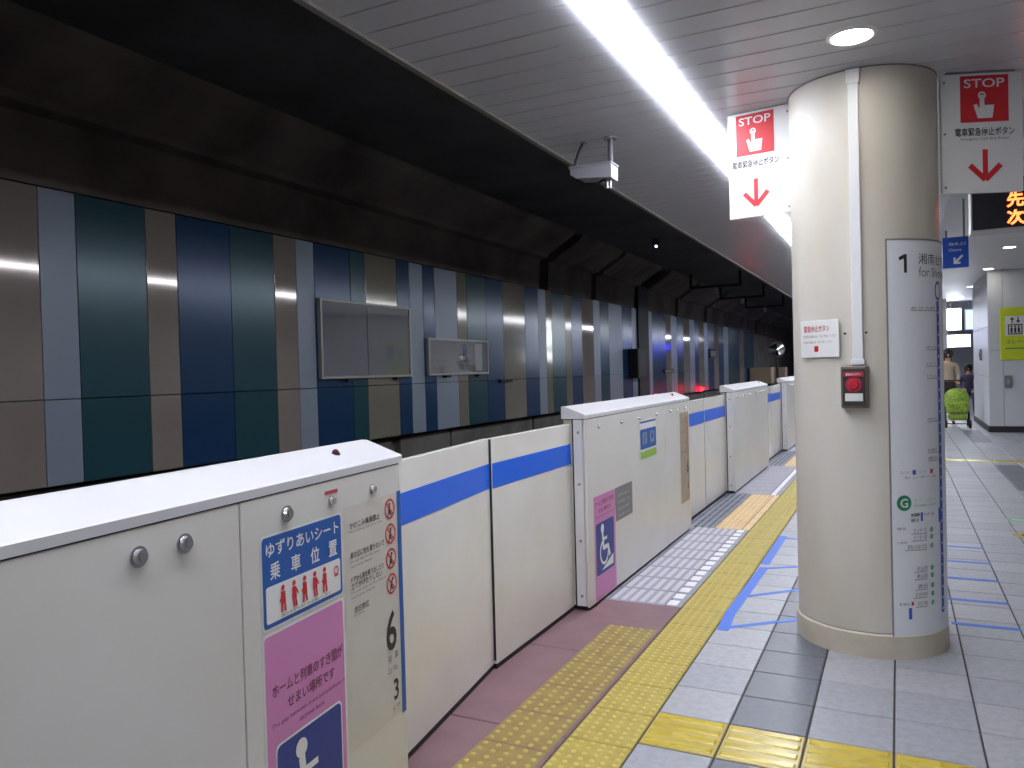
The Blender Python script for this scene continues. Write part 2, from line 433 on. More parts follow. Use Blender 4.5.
# --- platform ceiling of metal slats
XR = 2.4
ceiling = struct(MB().box(XE, .44, -6, 45, ZC+.06, ZC+.5).box(.44, XR, -6, 6.0, ZC+.06, ZC+.5).build('ceiling', 'dark_void'))
PIT = .174
def slat(x0, x1, wd):                          # a flat metal strip with small chamfered edges
    pr = [(0, .05), (0, .003), (.003, 0), (wd-.003, 0), (wd, .003), (wd, .05)]
    n = len(pr)
    V = [(x0, a, b) for a, b in pr]+[(x1, a, b) for a, b in pr]
    return V, [(k, k+1, n+k+1, n+k) for k in range(n-1)]+[(n-1, 0, n, 2*n-1), tuple(range(n)), tuple(range(2*n-1, n-1, -1))]
sl_l = MB().add(*slat(XE+.02, -1.114, PIT-.007)).mesh('ceiling_slat', 'slat')
sl_r = MB().add(*slat(-.946, XR, PIT-.007)).mesh('ceiling_slat', 'slat')
sl_s = MB().add(*slat(-.946, .44, PIT-.007)).mesh('ceiling_slat', 'slat')
fs = MB()
for k in range(-46, 240):
    y = 3.205+PIT*k
    if 1.5 < y < 17: 
        place('ceiling_slat', sl_l, ceiling, (0, y, ZC)); place('ceiling_slat', sl_r if y < 5.9 else sl_s, ceiling, (0, y, ZC))
    else:
        for x0, x1 in ((XE+.02, -1.114), (-.946, XR if y < 5.9 else .44)):
            P, F = slat(x0, x1, PIT-.007); fs.add([(p[0], p[1]+y, p[2]+ZC) for p in P], F)
o = fs.build('distant_ceiling_slats', 'slat', ceiling); o['kind'] = 'stuff'
MB().box(XE-.012, XE+.02, -6, 45, ZC-.012, ZC+.12).build('edge_trim', 'ceiling_edge', ceiling)
MB().box(-1.114, -.946, -6, 45, ZC+.03, ZC+.06).build('light_channel', 'slat', ceiling)
struct(MB().box(XE-.06, XE-.013, -6, 45, ZC+.02, 4.2).build('wall_fascia', 'concrete'))
ceil2 = struct(MB().box(.44, 6, 6.0, 45, 3.2, 3.4).box(.42, .44, 6.0, 45, ZC-.005, 3.4).box(XR, 6, -6, 6.0, 3.2, 3.4).build('ceiling_raised', 'ceiling_smooth'))

# --- tunnel shell over the track
tun = struct(MB().box(-5.8, XE-.06, -6, 60, 3.66, 3.9).build('ceiling_tunnel', 'concrete_dark'))
upper = struct(MB().box(-5.9, -5.45, -6, 60, -1.1, 4.0).build('wall_left', 'concrete_low'))
prof = [(-5.5, 2.8), (-5.22, 2.8), (-5.19, 3.26), (-5.06, 3.28), (-5.03, 3.33), (-4.62, 3.58), (-4.56, 3.66), (-5.5, 3.66)]
for a, b in [(-6, 11.6), (11.95, 14.0), (14.25, 16.7), (17.5, 20.2), (20.5, 23.6), (24, 33), (33.4, 45)]:
    MB().prism(prof, 'y', a, b).build('haunch_beam', 'concrete', upper)
for a, b in [(-6, 5.2), (5.26, 7.55), (7.75, 8.9), (8.94, 11.5), (11.58, 13.0), (13.2, 17), (17.5, 24), (24.1, 33)]:
    MB().box(-5.45, -5.36, a, b, -1.1, .70).build('wall_block', 'concrete_low', upper)
struct(MB().box(-6, XE, 58, 60, -1.3, 4).build('wall_tunnel_end', 'dark_void'))
struct(MB().box(-6, XE, -6.3, -6, -1.3, 4).build('wall_tunnel_back', 'dark_void'))

# --- coloured wall panels (upper and lower piece of every stripe)
T, P_, E_, N_, O_ = 'panel_taupe', 'panel_pale', 'panel_teal', 'panel_navy', 'panel_olive'
runs = [(-1.0, T), (-.3, P_), (.1, E_), (.7, N_), (1.3, T), (1.6, E_), (2.2, P_), (2.62, T), (3.32, P_), (3.59, E_), (4.16, T), (4.45, N_), (5.01, E_), (5.54, T), (5.84, P_), (6.10, N_), (6.67, E_), (6.93, O_), (7.53, N_), (7.79, P_),
        (8.08, N_), (8.35, P_), (8.90, O_), (9.16, E_), (9.71, N_), (10.24, O_), (10.98, N_), (11.49, P_), (11.79, O_), (12.04, E_), (12.63, O_), (12.91, N_), (13.43, T), (14.04, P_),
        (14.4, E_), (14.93, P_), (15.76, N_), (16.45, P_), (16.8, None), (17.6, P_), (18.0, E_), (18.5, N_), (19.2, T), (19.7, P_), (20.3, E_), (21.0, T), (21.7, P_), (22.3, N_), (22.8, O_), (23.5, P_), (24.0, N_),
        (24.9, T), (25.6, N_), (26.4, P_), (27.2, E_), (28.4, N_), (29.3, T), (30.2, N_), (31.2, E_), (32.5, None)]
for (a, m), (b, _) in zip(runs[:-1], runs[1:]):
    if not m: continue
    for z0, z1 in ((.742, 1.331), (1.337, 2.785)):
        MB().bbox(-5.24, -5.2, a+.003, b-.003, z0, z1, .003).build('wall_panel', m, upper)
MB().box(-5.42, -5.24, -1, 16.8, .80, .86).box(-5.42, -5.24, -1, 16.8, 2.6, 2.66).build('panel_rail', 'black', upper)
MB().box(-5.42, -5.24, 17.6, 32.5, .80, .86).box(-5.42, -5.24, 17.6, 32.5, 2.6, 2.66).build('panel_rail', 'black', upper)

# --- room beyond the frame and behind the pillar
struct(MB().box(6, 6.2, -6, 45, 0, 3.4).build('wall_right', 'wall_white'))
struct(MB().box(XE, 6, -6.2, -6, 0, 3.4).build('wall_back', 'wall_white'))
struct(MB().box(XE-.05, 6.2, 45, 45.2, -1.1, 4).build('wall_front', 'wall_white'))
blk = struct(MB().box(1.64, 6, 18.03, 21.4, 0, 3.2).build('wall_block_right', 'seam'))
for k in range(7):
    x0 = 1.61 if k == 0 else 1.86+(k-1)*.7; x1 = 1.86+k*.7
    for z0, z1 in ((.12, 1.62), (1.62, 3.2)):
        if x0 < 6: MB().box(x0+.004, min(x1, 6)-.004, 18.0, 18.03, z0+.003, z1-.003).build('cladding_panel', 'wall_white', blk)
for k in range(3):
    for z0, z1 in ((.12, 1.1), (1.1, 2.1), (2.1, 3.2)):
        MB().box(1.61, 1.64, 18.03+k*1.12+.004, 18.03+(k+1)*1.12-.004, z0+.004, z1-.004).build('cladding_panel', 'wall_white', blk)
struct(MB().box(1.6, 6, 17.985, 18.0, 0, .12).box(1.595, 1.61, 17.985, 21.4, 0, .12).build('baseboard_right', 'baseboard_dark'))
struct(MB().box(1.12, 1.28, 25.5, 25.9, 0, 3.2).build('wall_column', 'wall_white'))

# ================================================================== LIGHTS AS THINGS
seg_h = MB().box(-.08, .08, 0, 1.196, .008, .03).mesh('housing', 'plastic_white')
seg_d = MB().prism([(-.078, .008), (-.074, -.016), (.074, -.016), (.078, .008)], 'y', 0, 1.196).mesh('diffuser', 'strip_emit')
for k in range(-4, 33):
    t = thing('linear_ceiling_light', 'white linear ceiling light, one length of the bright strip above the platform doors', 'ceiling light', (-1.03, .7+1.2*k, ZC), 0, 'lengths of the ceiling light strip')
    place('housing', seg_h, t); place('diffuser', seg_d, t)
dr = MB(); 
for k in range(28):
    a, b = 2*PI*k/28, 2*PI*(k+1)/28
    dr.add([(r*math.cos(t), r*math.sin(t), z) for r, z, t in ((.105, 0, a), (.088, -.008, a), (.088, -.008, b), (.105, 0, b))], [(0, 1, 2, 3)])
    dr.add([(r*math.cos(t), r*math.sin(t), z) for r, z, t in ((.088, -.008, a), (.082, -.001, a), (.082, -.001, b), (.088, -.008, b))], [(0, 1, 2, 3)])
drm = dr.mesh('trim_ring', 'plastic_white'); dlm = MB().cyl((0, 0, -.003), (0, 0, -.0005), .084, n=28).mesh('lens', 'down_emit')
def downlight(x, y, z, label, group=None):
    t = thing('downlight', label, 'downlight', (x, y, z), 0, group); place('trim_ring', drm, t); place('lens', dlm, t)
downlight(-.156, 3.74, ZC, 'round white downlight in the slatted ceiling in front of the pillar')
for y in (-3.2, .2, 7.2, 10.7): downlight(-.156, y, ZC, 'round downlight in the slatted ceiling along the pillar row', 'downlights along the pillar row')
for y in (7.5, 11.0, 14.47, 18.0-.35, 21.6, 25): downlight(1.6, y, 3.2, 'round downlight in the smooth raised ceiling before the white wall', 'downlights in the raised ceiling')
for y in (-4, -1.5, 1, 3.5, 6.5, 10, 14): downlight(3.6, y, 3.2, 'round downlight in the raised ceiling beside the right wall', 'downlights beside the right wall')
for y in (-2.5, 0, 2.5, 5): downlight(1.5, y, ZC, 'round downlight in the slatted ceiling of the platform middle', 'downlights of the platform middle')

# ================================================================== PILLAR
PC = (-.154, 4.504); PR = .354
pil = thing('pillar', 'round cream pillar with a low stone plinth on the platform', 'pillar', (PC[0], PC[1], 0))
MB().cyl((0, 0, .12), (0, 0, ZC+.04), PR, n=96, cap=False).build('shaft', 'pillar_cream', pil)
pb = MB(); pb.cyl((0, 0, 0), (0, 0, .112), PR+.011, n=96); pb.cyl((0, 0, .112), (0, 0, .12), PR+.011, PR+.001, n=96); pb.build('plinth', 'pillar_base', pil)
MB().cyl((0, 0, ZC-.006), (0, 0, ZC+.002), PR+.004, n=96, cap=True).build('top_shadow_ring', 'grey_plate', pil)  # grey ring stands in for the shadow line below the ceiling
MB().cyl((0, 0, .12), (0, 0, .124), PR+.0012, n=96).build('groove', 'grey_plate', pil)
def on_pillar(phi, r, z=0):              # phi in degrees from the -y side towards +x
    t = R(phi); return Vector((PC[0]+r*math.sin(t), PC[1]-r*math.cos(t), z))
for ph in (-12.4, 3.1):
    p = on_pillar(ph, PR-.002, 1.587); q = on_pillar(ph, PR+.003, 1.587)
    o = MB().cyl(p-Vector((*PC, 0)), q-Vector((*PC, 0)), .006, n=8).build('screw', 'seam', pil)

# line map wrapped round the pillar
RM = PR+.008; PH0 = 18.6
ARC = 100
lm = thing('route_map', 'tall curved white route map panel wrapped round the cream pillar', 'route map', (PC[0], PC[1], 0))
def ring_panel(p0, p1, r0, r1, z0, z1, n=32):
    mb = MB(); V = []
    for k in range(n+1):
        t = R(p0+(p1-p0)*k/n)
        for r in (r0, r1):
            for z in (z0, z1): V.append((r*math.sin(t), -r*math.cos(t), z))
    F = []
    for k in range(n):
        a = 4*k; b = a+4
        F += [(a, a+1, b+1, b), (a+2, b+2, b+3, a+3), (a, b, b+2, a+2), (a+1, a+3, b+3, b+1)]
    F += [(0, 2, 3, 1), (4*n, 4*n+1, 4*n+3, 4*n+2)]
    return mb.add(V, F, 0, True)
for nm, m, args in (('panel', 'map_white', (PH0, PH0+ARC, PR+.001, RM, .105, 2.025)),):
    pan = ring_panel(*args).build(nm, m, lm)
    for p in pan.data.polygons: p.use_smooth = False
fr = MB()
for args in ((PH0-.8, PH0, PR+.001, RM+.002, .1, 2.03), (PH0-.8, PH0+ARC, PR+.001, RM+.002, 2.025, 2.033), (PH0-.8, PH0+ARC, PR+.001, RM+.002, .097, .105)):
    m_ = ring_panel(*args); fr.add(m_.v, m_.f)
fr.build('border', 'grey_plate', lm)
def map_m(u, v, h):
    t = R(u); r = RM+h; return (r*math.sin(t), -r*math.cos(t), v)
PM = lambda: Print(map_m)
PM().poly([(31.2, 1.868), (33.6, 1.868), (33.6, 1.957), (31.6, 1.957), (27.2, 1.943), (27.6, 1.927), (31.2, 1.936)]).build('lettering', 'print_dark', lm)
PM().text('湘南台方面', 44, 1.91, 92, 1.962).build('lettering', 'print_dark', lm)
PM().text('for Shonandai', 44, 1.85, 96, 1.895).build('lettering', 'print_grey', lm)
q = PM(); q.ring(67.5, 1.785, .035, .048, n=20, sx=110); q.build('line_badge', 'navy_print', lm)
q = PM(); q.rect(64.6, .2, 69.6, 1.735, n=4); q.build('route_line', 'print_blue', lm)
q = PM()
for k in range(28): q.disc(67, .22+.054*k, .0075, .0016, n=10, sx=130)
q.build('station_dots', 'sign_white', lm)
names = ['あざみ野', '中川', 'センター北', 'センター南', '仲町台', '新横浜', '横浜']
q = PM(); q2 = PM()
for k, z in enumerate((1.69, 1.50, 1.42, 1.36, 1.15, 1.0, .96)):
    q.text(names[k], 36+14*(k > 0), z, 62, z+.016); q2.rect(36+14*(k > 0), z-.006, 66, z-.003, n=4)
q.build('lettering', 'print_grey', lm); q2.build('rule', 'print_grey', lm)
q = PM()
for k in range(2): q.text('ブルーライン', 25+16*k, .898-.0*k, 34+14*k, .915)
q.text('センター北', 28, .875, 60, .888)
q.build('lettering', 'print_grey', lm)
q = PM(); q.rect(35, .895, 38, .917, n=2); q.build('line_tag', 'print_blue', lm)
q = PM(); q.rect(52, .895, 55, .917, n=2); q.build('line_tag', 'print_red', lm)
q = PM(); q.disc(28, .759, .038, n=28, sx=150); q.build('line_badge', 'print_green', lm)
PM().text('G', 25, .737, 31, .781, .0018).build('lettering', 'sign_white', lm)
q = PM(); q.text('グリーンライン', 36, .762, 59, .778); q.text('Green Line', 36, .738, 58, .754); q.build('lettering', 'print_lightgreen', lm)
q = PM(); q.text('停車駅', 33, .69, 41, .71); q.text('センター南', 44, .69, 55, .708); q.text('横浜', 33, .665, 40, .683); q.build('lettering', 'print_dark', lm)
q = PM(); q.rect(41.5, .668, 43.5, .71, n=2); q.rect(62, .65, 65, .72, n=2); q.build('line_tag', 'print_blue', lm)
gs = ['センター北', 'センター南', '都筑ふれあいの丘', '北山田', '東山田', '高田', '日吉本町', '日吉']
q = PM(); q2 = PM(); q3 = PM(); q4 = PM()
for k, z in enumerate((.622, .588, .544, .436, .400, .350, .310, .266)):
    u0 = 30 if k in (2,) else (40-len(gs[k]))
    q.text(gs[k], u0, z-.009, 47, z+.013); q2.rect(u0-2, z-.016, 47, z-.013, n=4)
    q3.disc(52.3, z, .013, n=14, sx=150); q4.ring(52.3, z, .008, .0105, .0016, n=14, sx=150)
q.text('横浜', 22, .628, 29, .642); q.text('川和町', 22, .56, 30, .574); q.text('新横浜', 23, .262, 31, .276)
q.build('lettering', 'print_grey', lm); q2.build('rule', 'print_grey', lm)
q3.build('station_dots', 'print_lightgreen', lm); q4.build('station_rings', 'print_green', lm)
q = PM(); q.rect(30, .195, 32.6, .25, n=2); q.build('line_tag', 'print_blue', lm)
q = PM(); q.rect(32.2, .262, 34.2, .28, n=2); q.build('line_tag', 'print_red', lm)

# conduit, emergency button, notice
cd = thing('cable_conduit', 'white vertical cable conduit running down the pillar to the button box', 'conduit', tuple(on_pillar(-2.9, PR+.001, 1.43)), R(-2.9))
MB().bbox(-.023, .023, -.022, 0, .012, 1.425, .003).build('channel', 'plastic_white', cd)
MB().bbox(-.031, .031, -.027, -.001, 1.36, 1.43, .003).build('bracket', 'plastic_white', cd)
MB().bbox(-.03, .03, -.026, -.0, .002, .03, .003).build('end_cap', 'plastic_white', cd)
eb = thing('emergency_button_box', 'small bronze grey button box with red push button below the conduit', 'button box', tuple(on_pillar(-5.2, PR+.002, 1.325)), R(-5.2))
MB().bbox(-.06, .06, -.055, .006, -.102, .102, .006).build('case', 'button_body', eb)
MB().bbox(-.05, .05, -.06, -.055, -.09, .088, .002).build('face_plate', 'print_dark', eb)
MB().bbox(-.046, .046, -.064, -.06, .05, .074, .001).build('name_strip', 'button_red', eb)
bt = MB(); bt.cyl((0, -.058, .012), (0, -.066, .012), .036, n=24); bt.cyl((0, -.066, .012), (0, -.078, .012), .024, .021, n=24); bt.build('push_button', 'button_red', eb)
MB().bbox(-.04, .04, -.063, -.06, -.068, -.03, .001).build('instruction_plate', 'sticker_white', eb)
Print(lambda u, v, h: (u, -.064-h, v)).text('緊急停止ボタン', -.035, .056, .035, .068, .0006).build('lettering', 'sign_white', eb)
nt_ = thing('pillar_notice', 'small white notice plate with red heading on the pillar', 'notice', tuple(on_pillar(-33, PR+.004, 1.567)), R(-33))
MB().bbox(-.113, .113, -.006, .0, -.093, .093, .002).build('plate', 'sticker_white', nt_)
MB().box(-.09, -.07, 0, .018, -.02, .02).box(.07, .09, 0, .018, -.02, .02).build('fixing', 'steel', nt_)
PN = lambda: Print(lambda u, v, h: (u, -.006-h, v))
PN().text('緊急停止ボタン', -.09, .035, .06, .068).build('lettering', 'red_tab', nt_)
q = PN(); q.text('非常の場合は', -.095, .006, -.01, .02); q.text('ボタンを押してください', .0, .006, .1, .02); q.text('非常の場合は', -.095, -.022, -.02, -.01); q.text('ボタンを押してください', -.01, -.022, .08, -.01); q.build('lettering', 'print_grey', nt_)
PN().rrect(-.03, -.065, -.005, -.035, .006).build('red_mark', 'print_red', nt_)

# emergency stop signs on both sides of the pillar
def flag_sign(label, base, ang, wd, z0, z1, mirror):
    t = thing('emergency_stop_sign', label, 'sign', (base[0], base[1], z0), ang, 'emergency stop signs on the pillar')
    h_ = z1-z0
    x0, x1 = (-wd, 0) if mirror else (0, wd)
    MB().bbox(x0, x1, -.012, .012, 0, h_, .002).build('plate', 'sign_white', t)
    MB().box(x0+.03, x1-.03, -.006, .006, h_, ZC-z0).build('hanger', 'steel', t)
    for z in (.03, h_*.5, h_-.04): MB().cyl((-.014 if mirror else .014, -.0125, z), (-.014 if mirror else .014, -.017, z), .006, n=8).build('screw', 'steel', t)
    cls = lambda: Print(lambda u, v, h: (x0+u, -.012-h, v))
    stop_sign(None, cls, wd, h_, t, 1 if mirror else 0)
    return t
flag_sign('white STOP sign with red arrow on the track side of the pillar', (-.50, 4.51), -R(8), .345, 2.275, 2.862, True)
flag_sign('white STOP sign with red arrow on the route map side of the pillar', (.21, 4.454), R(22), .385, 2.27, 2.858, False)

# ================================================================== PLATFORM GATES
BL = 2.55
def knob_mesh(r):
    mb = MB(); mb.cyl((0, 0, 0), (0, .004, 0), r*1.25, n=20); mb.cyl((0, .004, 0), (0, .012, 0), r, r*.86, n=20); mb.cyl((0, .012, 0), (0, .0135, 0), r*.45, n=12)
    return mb.mesh('lock', 'chrome')
kb, ks = knob_mesh(.0175), knob_mesh(.012)
bolt = MB().cyl((0, 0, 0), (-.004, 0, 0), .008, n=10).cyl((.004, 0, 0), (-.006, 0, 0), .004, n=8)
def gate_box(label, E, a, locks, big=0, lean=0):
    g = thing('gate_housing', label, 'platform gate', (E[0], E[1], 0), -PI/2+a, 'platform gate housings')
    MB().box(.012, BL-.012, -.146, -.012, .028, 1.146).build('body', 'gate_white', g)
    MB().box(.02, BL-.02, -.14, -.02, 0.001, .028).build('plinth', 'black', g)
    se = .787 if big else .80
    for s0, s1 in ((0, se-.0025), (se+.0025, BL)):
        MB().bbox(s0, s1, -.016, 0, .022, 1.147, .0025).build('front_panel', 'gate_white', g)
    # lid with a top that rises towards the track
    MB().prism([(.002, 1.151), (.003, 1.173), (-.002, 1.177), (-.124, 1.223), (-.130, 1.225), (-.152, 1.225), (-.152, 1.151)], 'x', -.010, BL+.010).build('lid', 'gate_lid', g)
    MB().box(.006, BL-.006, -.14, -.003, 1.145, 1.152).build('lid_seam', 'seam', g)
    for s, sg in ((0, -1), (BL, 1)):
        MB().box(min(s, s+sg*.006), max(s, s+sg*.006), -.078, -.02, .03, 1.146).build('end_plate', 'gate_lid', g)
        for z in (.09, .42, .76, 1.07):
            MB().cyl((s+sg*.006, -.047, z), (s+sg*.010, -.047, z), .009, n=10).build('screw', 'steel', g)
        MB().box(min(s-sg*.001, s-sg*.012), max(s-sg*.001, s-sg*.012), -.090, -.08, .03, 1.146).build('door_slot', 'black', g)
    for s, b in locks: place('lock', kb if b else ks, g, (s, .0, 1.09))
    lp = MB(); lp.cyl((.0, 0, -.006), (.0, 0, .006), .014, n=16); lp.ball((0, 0, .006), .011, n=14, m=8); lp.build('indicator_lamp', 'lamp_dark', g, (.255, -.08, 1.204))
    return g
PG = lambda: Print(lambda u, v, h: (-u, h, v))        # u runs to the right for someone facing the gate
A1 = math.atan(.105)
g1 = gate_box('long white gate housing with courtesy seat sticker and pink wheelchair sticker', (-1.485, 2.139), A1, [(1.09, 1), (.966, 1), (.611, 1), (.406, 0), (.182, 0)], 1)
g2 = gate_box('white gate housing with small blue and green sticker and grey plate', (-1.669, 6.88), 0, [(s, 0) for s in (2.336, 1.892, 1.49, 1.05, .64, .44, .17)])
g3 = gate_box('white gate housing without stickers, next beyond the one with the grey plate', (-1.669, 11.53), 0, [(s, 0) for s in (2.336, 1.892, 1.49, 1.05, .64, .44, .17)])
g4 = gate_box('white gate housing without stickers, partly hidden behind the pillar', (-1.669, 16.2), 0, [(s, 0) for s in (2.336, 1.892, 1.49, 1.05, .64, .44, .17)])
g5 = gate_box('farthest white gate housing wholly behind the pillar', (-1.669, 20.87), 0, [(2.3, 0), (.4, 0)])

K1 = .923
PG0 = PG
PG = lambda: Print(lambda u, v, h: (-u*K1, h, 1.44-(1.44-v)*K1))
# stickers of the first housing (s measured from its far end; u = -s)
def sticker(g, name, s0, s1, z0, z1, m, r=.008, h=.0012):
    return PG().rrect(-s1, z0, -s0, z1, r, h).build(name, m, g)
PG().rect(-.475, 1.083, -.405, 1.094, .0015).build('red_tab', 'red_tab', g1)
sticker(g1, 'sticker_backing', .388, .778, .760, 1.018, 'sticker_white', .014, .0008)
st = sticker(g1, 'courtesy_seat_sticker', .393, .773, .766, 1.012, 'sticker_blue', .012)
q = PG(); q.rrect(-.762, .778, -.404, .878, .008, .002); q.build('white_field', 'sticker_white', st)
q = PG(); q.text('ゆずりあいシート', -.757, .957, -.408, .997, .002)
for i, ch in enumerate('乗車位置'): q.text(ch, -.742+.093*i, .893, -.698+.093*i, .94, .002)
q.build('lettering', 'sticker_white', st)
q = PG()
for i in range(5):
    cx = -.69+.05*i; q.new()
    q.disc(cx, .862, .008, .003, n=10); q.poly([(cx-.011, .818), (cx+.011, .818), (cx+.009, .852), (cx-.009, .852)], .003)
    q.bar((cx-.005, .82), (cx-.008+.006*(i % 2), .795), .008, .0032); q.bar((cx+.005, .82), (cx+.009, .795), .008, .0034)
    q.bar((cx+.008, .845), (cx+.018*(1 if i % 2 else -.9), .828), .006, .0036)
q.build('figure_symbols', 'print_red', st)
q = PG(); q.ring(-.428, .845, .009, .014, .003, n=14); q.bar((-.438, .83), (-.418, .83), .006, .003); q.build('emblem', 'red_tab', st)
PG().text('席のゆずりあいをお願いします', -.70, .781, -.46, .791, .003).build('lettering', 'print_grey', st)

pk0 = sticker(g1, 'sticker_backing', .388, .782, .06, .752, 'sticker_white', .014, .0008)
pk = sticker(g1, 'pink_sticker', .396, .774, .066, .745, 'pink', .012)
q = PG(); q.text('ホームと列車のすき間が', -.748, .572, -.405, .610, .002); q.text('せまい場所です', -.684, .522, -.452, .557, .002); q.build('lettering', 'pink_text', pk)
q = PG(); q.text('The gap between train and platform is', -.755, .488, -.398, .504, .002); q.text('narrow here', -.63, .464, -.51, .478, .002); q.build('lettering', 'pink_text', pk)
wf = PG().rrect(-.742, .09, -.418, .442, .02, .002).build('symbol_border', 'sticker_white', pk)
PG().rrect(-.736, .096, -.424, .436, .018, .0026).build('symbol_field', 'navy_print', pk)
q = PG(); wheelchair(q, -.75, .11, -.43, .425, .0034); q.build('wheelchair_symbol', 'sticker_white', pk)

lb = PG().rect(-.376, .246, -.004, 1.026, .0008).build('notice_label', 'label_offwhite', g1)
PG().rect(-.035, .235, -.006, 1.028, .0016).build('blue_bar', 'sticker_blue', lb)
q = PG(); q2 = PG()
for i, z in enumerate((.975, .888, .801, .713)):
    q.new(); q2.new(); q.ring(-.086, z, .029, .036, .0018, n=22); q.bar((-.108, z+.022), (-.064, z-.022), .006, .0022)
    q2.disc(-.086+.002*i, z+.016, .006, .002, n=10); q2.bar((-.086, z+.01), (-.09, z-.012), .012, .002)
    q2.bar((-.09, z-.01), (-.1, z-.024), .006, .002); q2.bar((-.088, z-.01), (-.076, z-.022), .006, .002)
q.build('prohibition_rings', 'print_red', lb); q2.build('figure_symbols', 'print_dark', lb)
q = PG()
for t_, u0, u1, z in (('かけこみ乗車禁止', -.345, -.175, .963), ('扉付近に物を置かないで', -.345, -.15, .868), ('ドアから身を乗り出したり', -.345, -.16, .79), ('立てかけたりしない', -.345, -.17, .768), ('終日禁煙', -.33, -.26, .69)):
    q.text(t_, u0, z-.010, u1+.02, z+.011, .0018)
q.build('lettering', 'print_dark', lb)
q = PG()
for t_, u0, u1, z in (('No rushing into the train', -.345, -.14, .943), ('Do not lean on the doors', -.345, -.16, .848), ('narrow here', -.345, -.21, .832), ('Do not lean on the doors', -.345, -.13, .749), ('narrow here', -.345, -.2, .733), ('No smoking', -.335, -.27, .672)):
    q.text(t_, u0, z-.004, u1, z+.004, .0018)
q.build('lettering', 'print_grey', lb)
q = PG(); q.text('6', -.132, .482, -.062, .622, .0018); q.text('3', -.092, .302, -.058, .376, .0018); q.build('lettering', 'print_dark', lb)
q = PG(); q.text('号', -.125, .44, -.1, .468, .0018); q.text('車', -.08, .445, -.055, .473, .0018); q.text('Car No.', -.13, .405, -.058, .428, .0018); q.text('ドア', -.1, .262, -.052, .285, .0018); q.build('lettering', 'print_grey', lb)

PG = PG0
# stickers of the second housing
pk = PG().rect(-2.45, .03, -2.06, .665, .0012).build('pink_sticker', 'pink', g2)
q = PG(); q.text('ホームと列車のすき間が', -2.43, .60, -2.08, .635, .002); q.text('せまい場所です', -2.37, .555, -2.14, .585, .002); q.text('The gap between train and platform is', -2.43, .525, -2.08, .54, .002); q.build('lettering', 'pink_text', pk)
PG().rrect(-2.425, .175, -2.095, .495, .02, .002).build('symbol_field', 'navy_print', pk)
q = PG(); wheelchair(q, -2.44, .18, -2.10, .49, .0028); q.build('wheelchair_symbol', 'sticker_white', pk)
gp = PG().rect(-2.05, .445, -1.69, .665, .002).build('grey_plate', 'grey_plate', g2)
q = PG()
for k in range(4): q.text('ボタンを押してください' if k % 2 else '席のゆずりあいをお願いします', -2.0, .60-.045*k, -1.75, .618-.045*k, .003)
q.build('lettering', 'label_offwhite', gp)
bs = PG().rect(-1.47, .78, -1.07, 1.07, .0012).build('blue_sticker', 'sticker_white', g2)
PG().rect(-1.47, 1.045, -1.07, 1.058, .002).build('top_line', 'navy_print', bs)
PG().rect(-1.47, .855, -1.07, 1.0, .002).build('blue_field', 'sticker_blue', bs)
PG().rect(-1.47, .785, -1.07, .84, .002).build('green_field', 'lime', bs)
q = PG(); q.rrect(-1.42, .89, -1.31, .975, .01, .003); q.rrect(-1.23, .89, -1.12, .975, .01, .003); q.build('picture_fields', 'panel_pale', bs)
q = PG(); q.bar((-1.39, .9), (-1.35, .96), .02, .004); q.disc(-1.175, .94, .025, .004); q.build('pictograms', 'navy_print', bs)
lb = PG().rect(-.338, .279, -.036, 1.058, .0012).build('notice_label', 'label_beige', g2)
q = PG(); q.text('6', -.13, .52, -.07, .64, .002); q.text('3', -.115, .38, -.08, .44, .002); q.build('lettering', 'print_dark', lb)
q = PG()
for i, z in enumerate((.975, .888, .801, .713)): q.new(); q.ring(-.10, z, .029, .036, .002, n=18); q.bar((-.122, z+.022), (-.078, z-.022), .006, .0022)
q.build('prohibition_rings', 'red_tab', lb)
q = PG()
for i, t_ in enumerate(('かけこみ乗車禁止', '扉付近に物を置かないで', '立てかけたりしない', '終日禁煙')): q.text(t_, -.31, .967-.088*i, -.15, .985-.088*i, .002)
q.build('lettering', 'print_grey', lb)

# ---- sliding door leaves
def leaf(label, g, s0, s1, yf, loc=None, rz=None):
    """leaf in the frame of housing g from s0 to s1, its face at y = yf"""
    t = thing('sliding_gate_door', label, 'platform door', loc or tuple(g.location), g.rotation_euler.z if rz is None else rz, 'sliding platform doors')
    MB().bbox(s0, s1, yf-.03, yf, .024, 1.122, .003).build('leaf', 'door_white', t)
    MB().box(s0+.002, s1-.002, yf-.028, yf+.0015, .880, 1.001).build('blue_band', 'blue_stripe', t)
    MB().box(s0, s1, yf-.03, yf-.002, .001, .024).build('bottom_seal', 'black', t)
    e = s0 if (s0 < 0 or loc) else s1
    MB().box(e-.0015, e+.0015, yf-.025, yf-.003, .04, 1.118).build('edge_seal', 'seam', t)
leaf('white sliding gate leaf with blue band beside the courtesy seat sticker', g1, .0005, 1.185, 0, (-1.783, 3.318, 0), -PI/2+math.atan(.128))
leaf('white sliding gate leaf with blue band beside the grey plated housing', g2, 2.5505, 3.5605, -.1)
leaf('white sliding gate leaf with blue band beside the beige stained label', g2, -1.04, -.0005, -.1)
leaf('white sliding gate leaf with blue band entering the sticker free housing', g3, 2.5505, 3.59, -.1)
leaf('white sliding gate leaf with blue band beyond the sticker free housing', g3, -1.05, -.0005, -.1)
leaf('white sliding gate leaf with blue band entering the housing half hidden by the pillar', g4, 2.5505, 3.60, -.1)
leaf('white sliding gate leaf with blue band behind the pillar', g4, -1.05, -.0005, -.1)

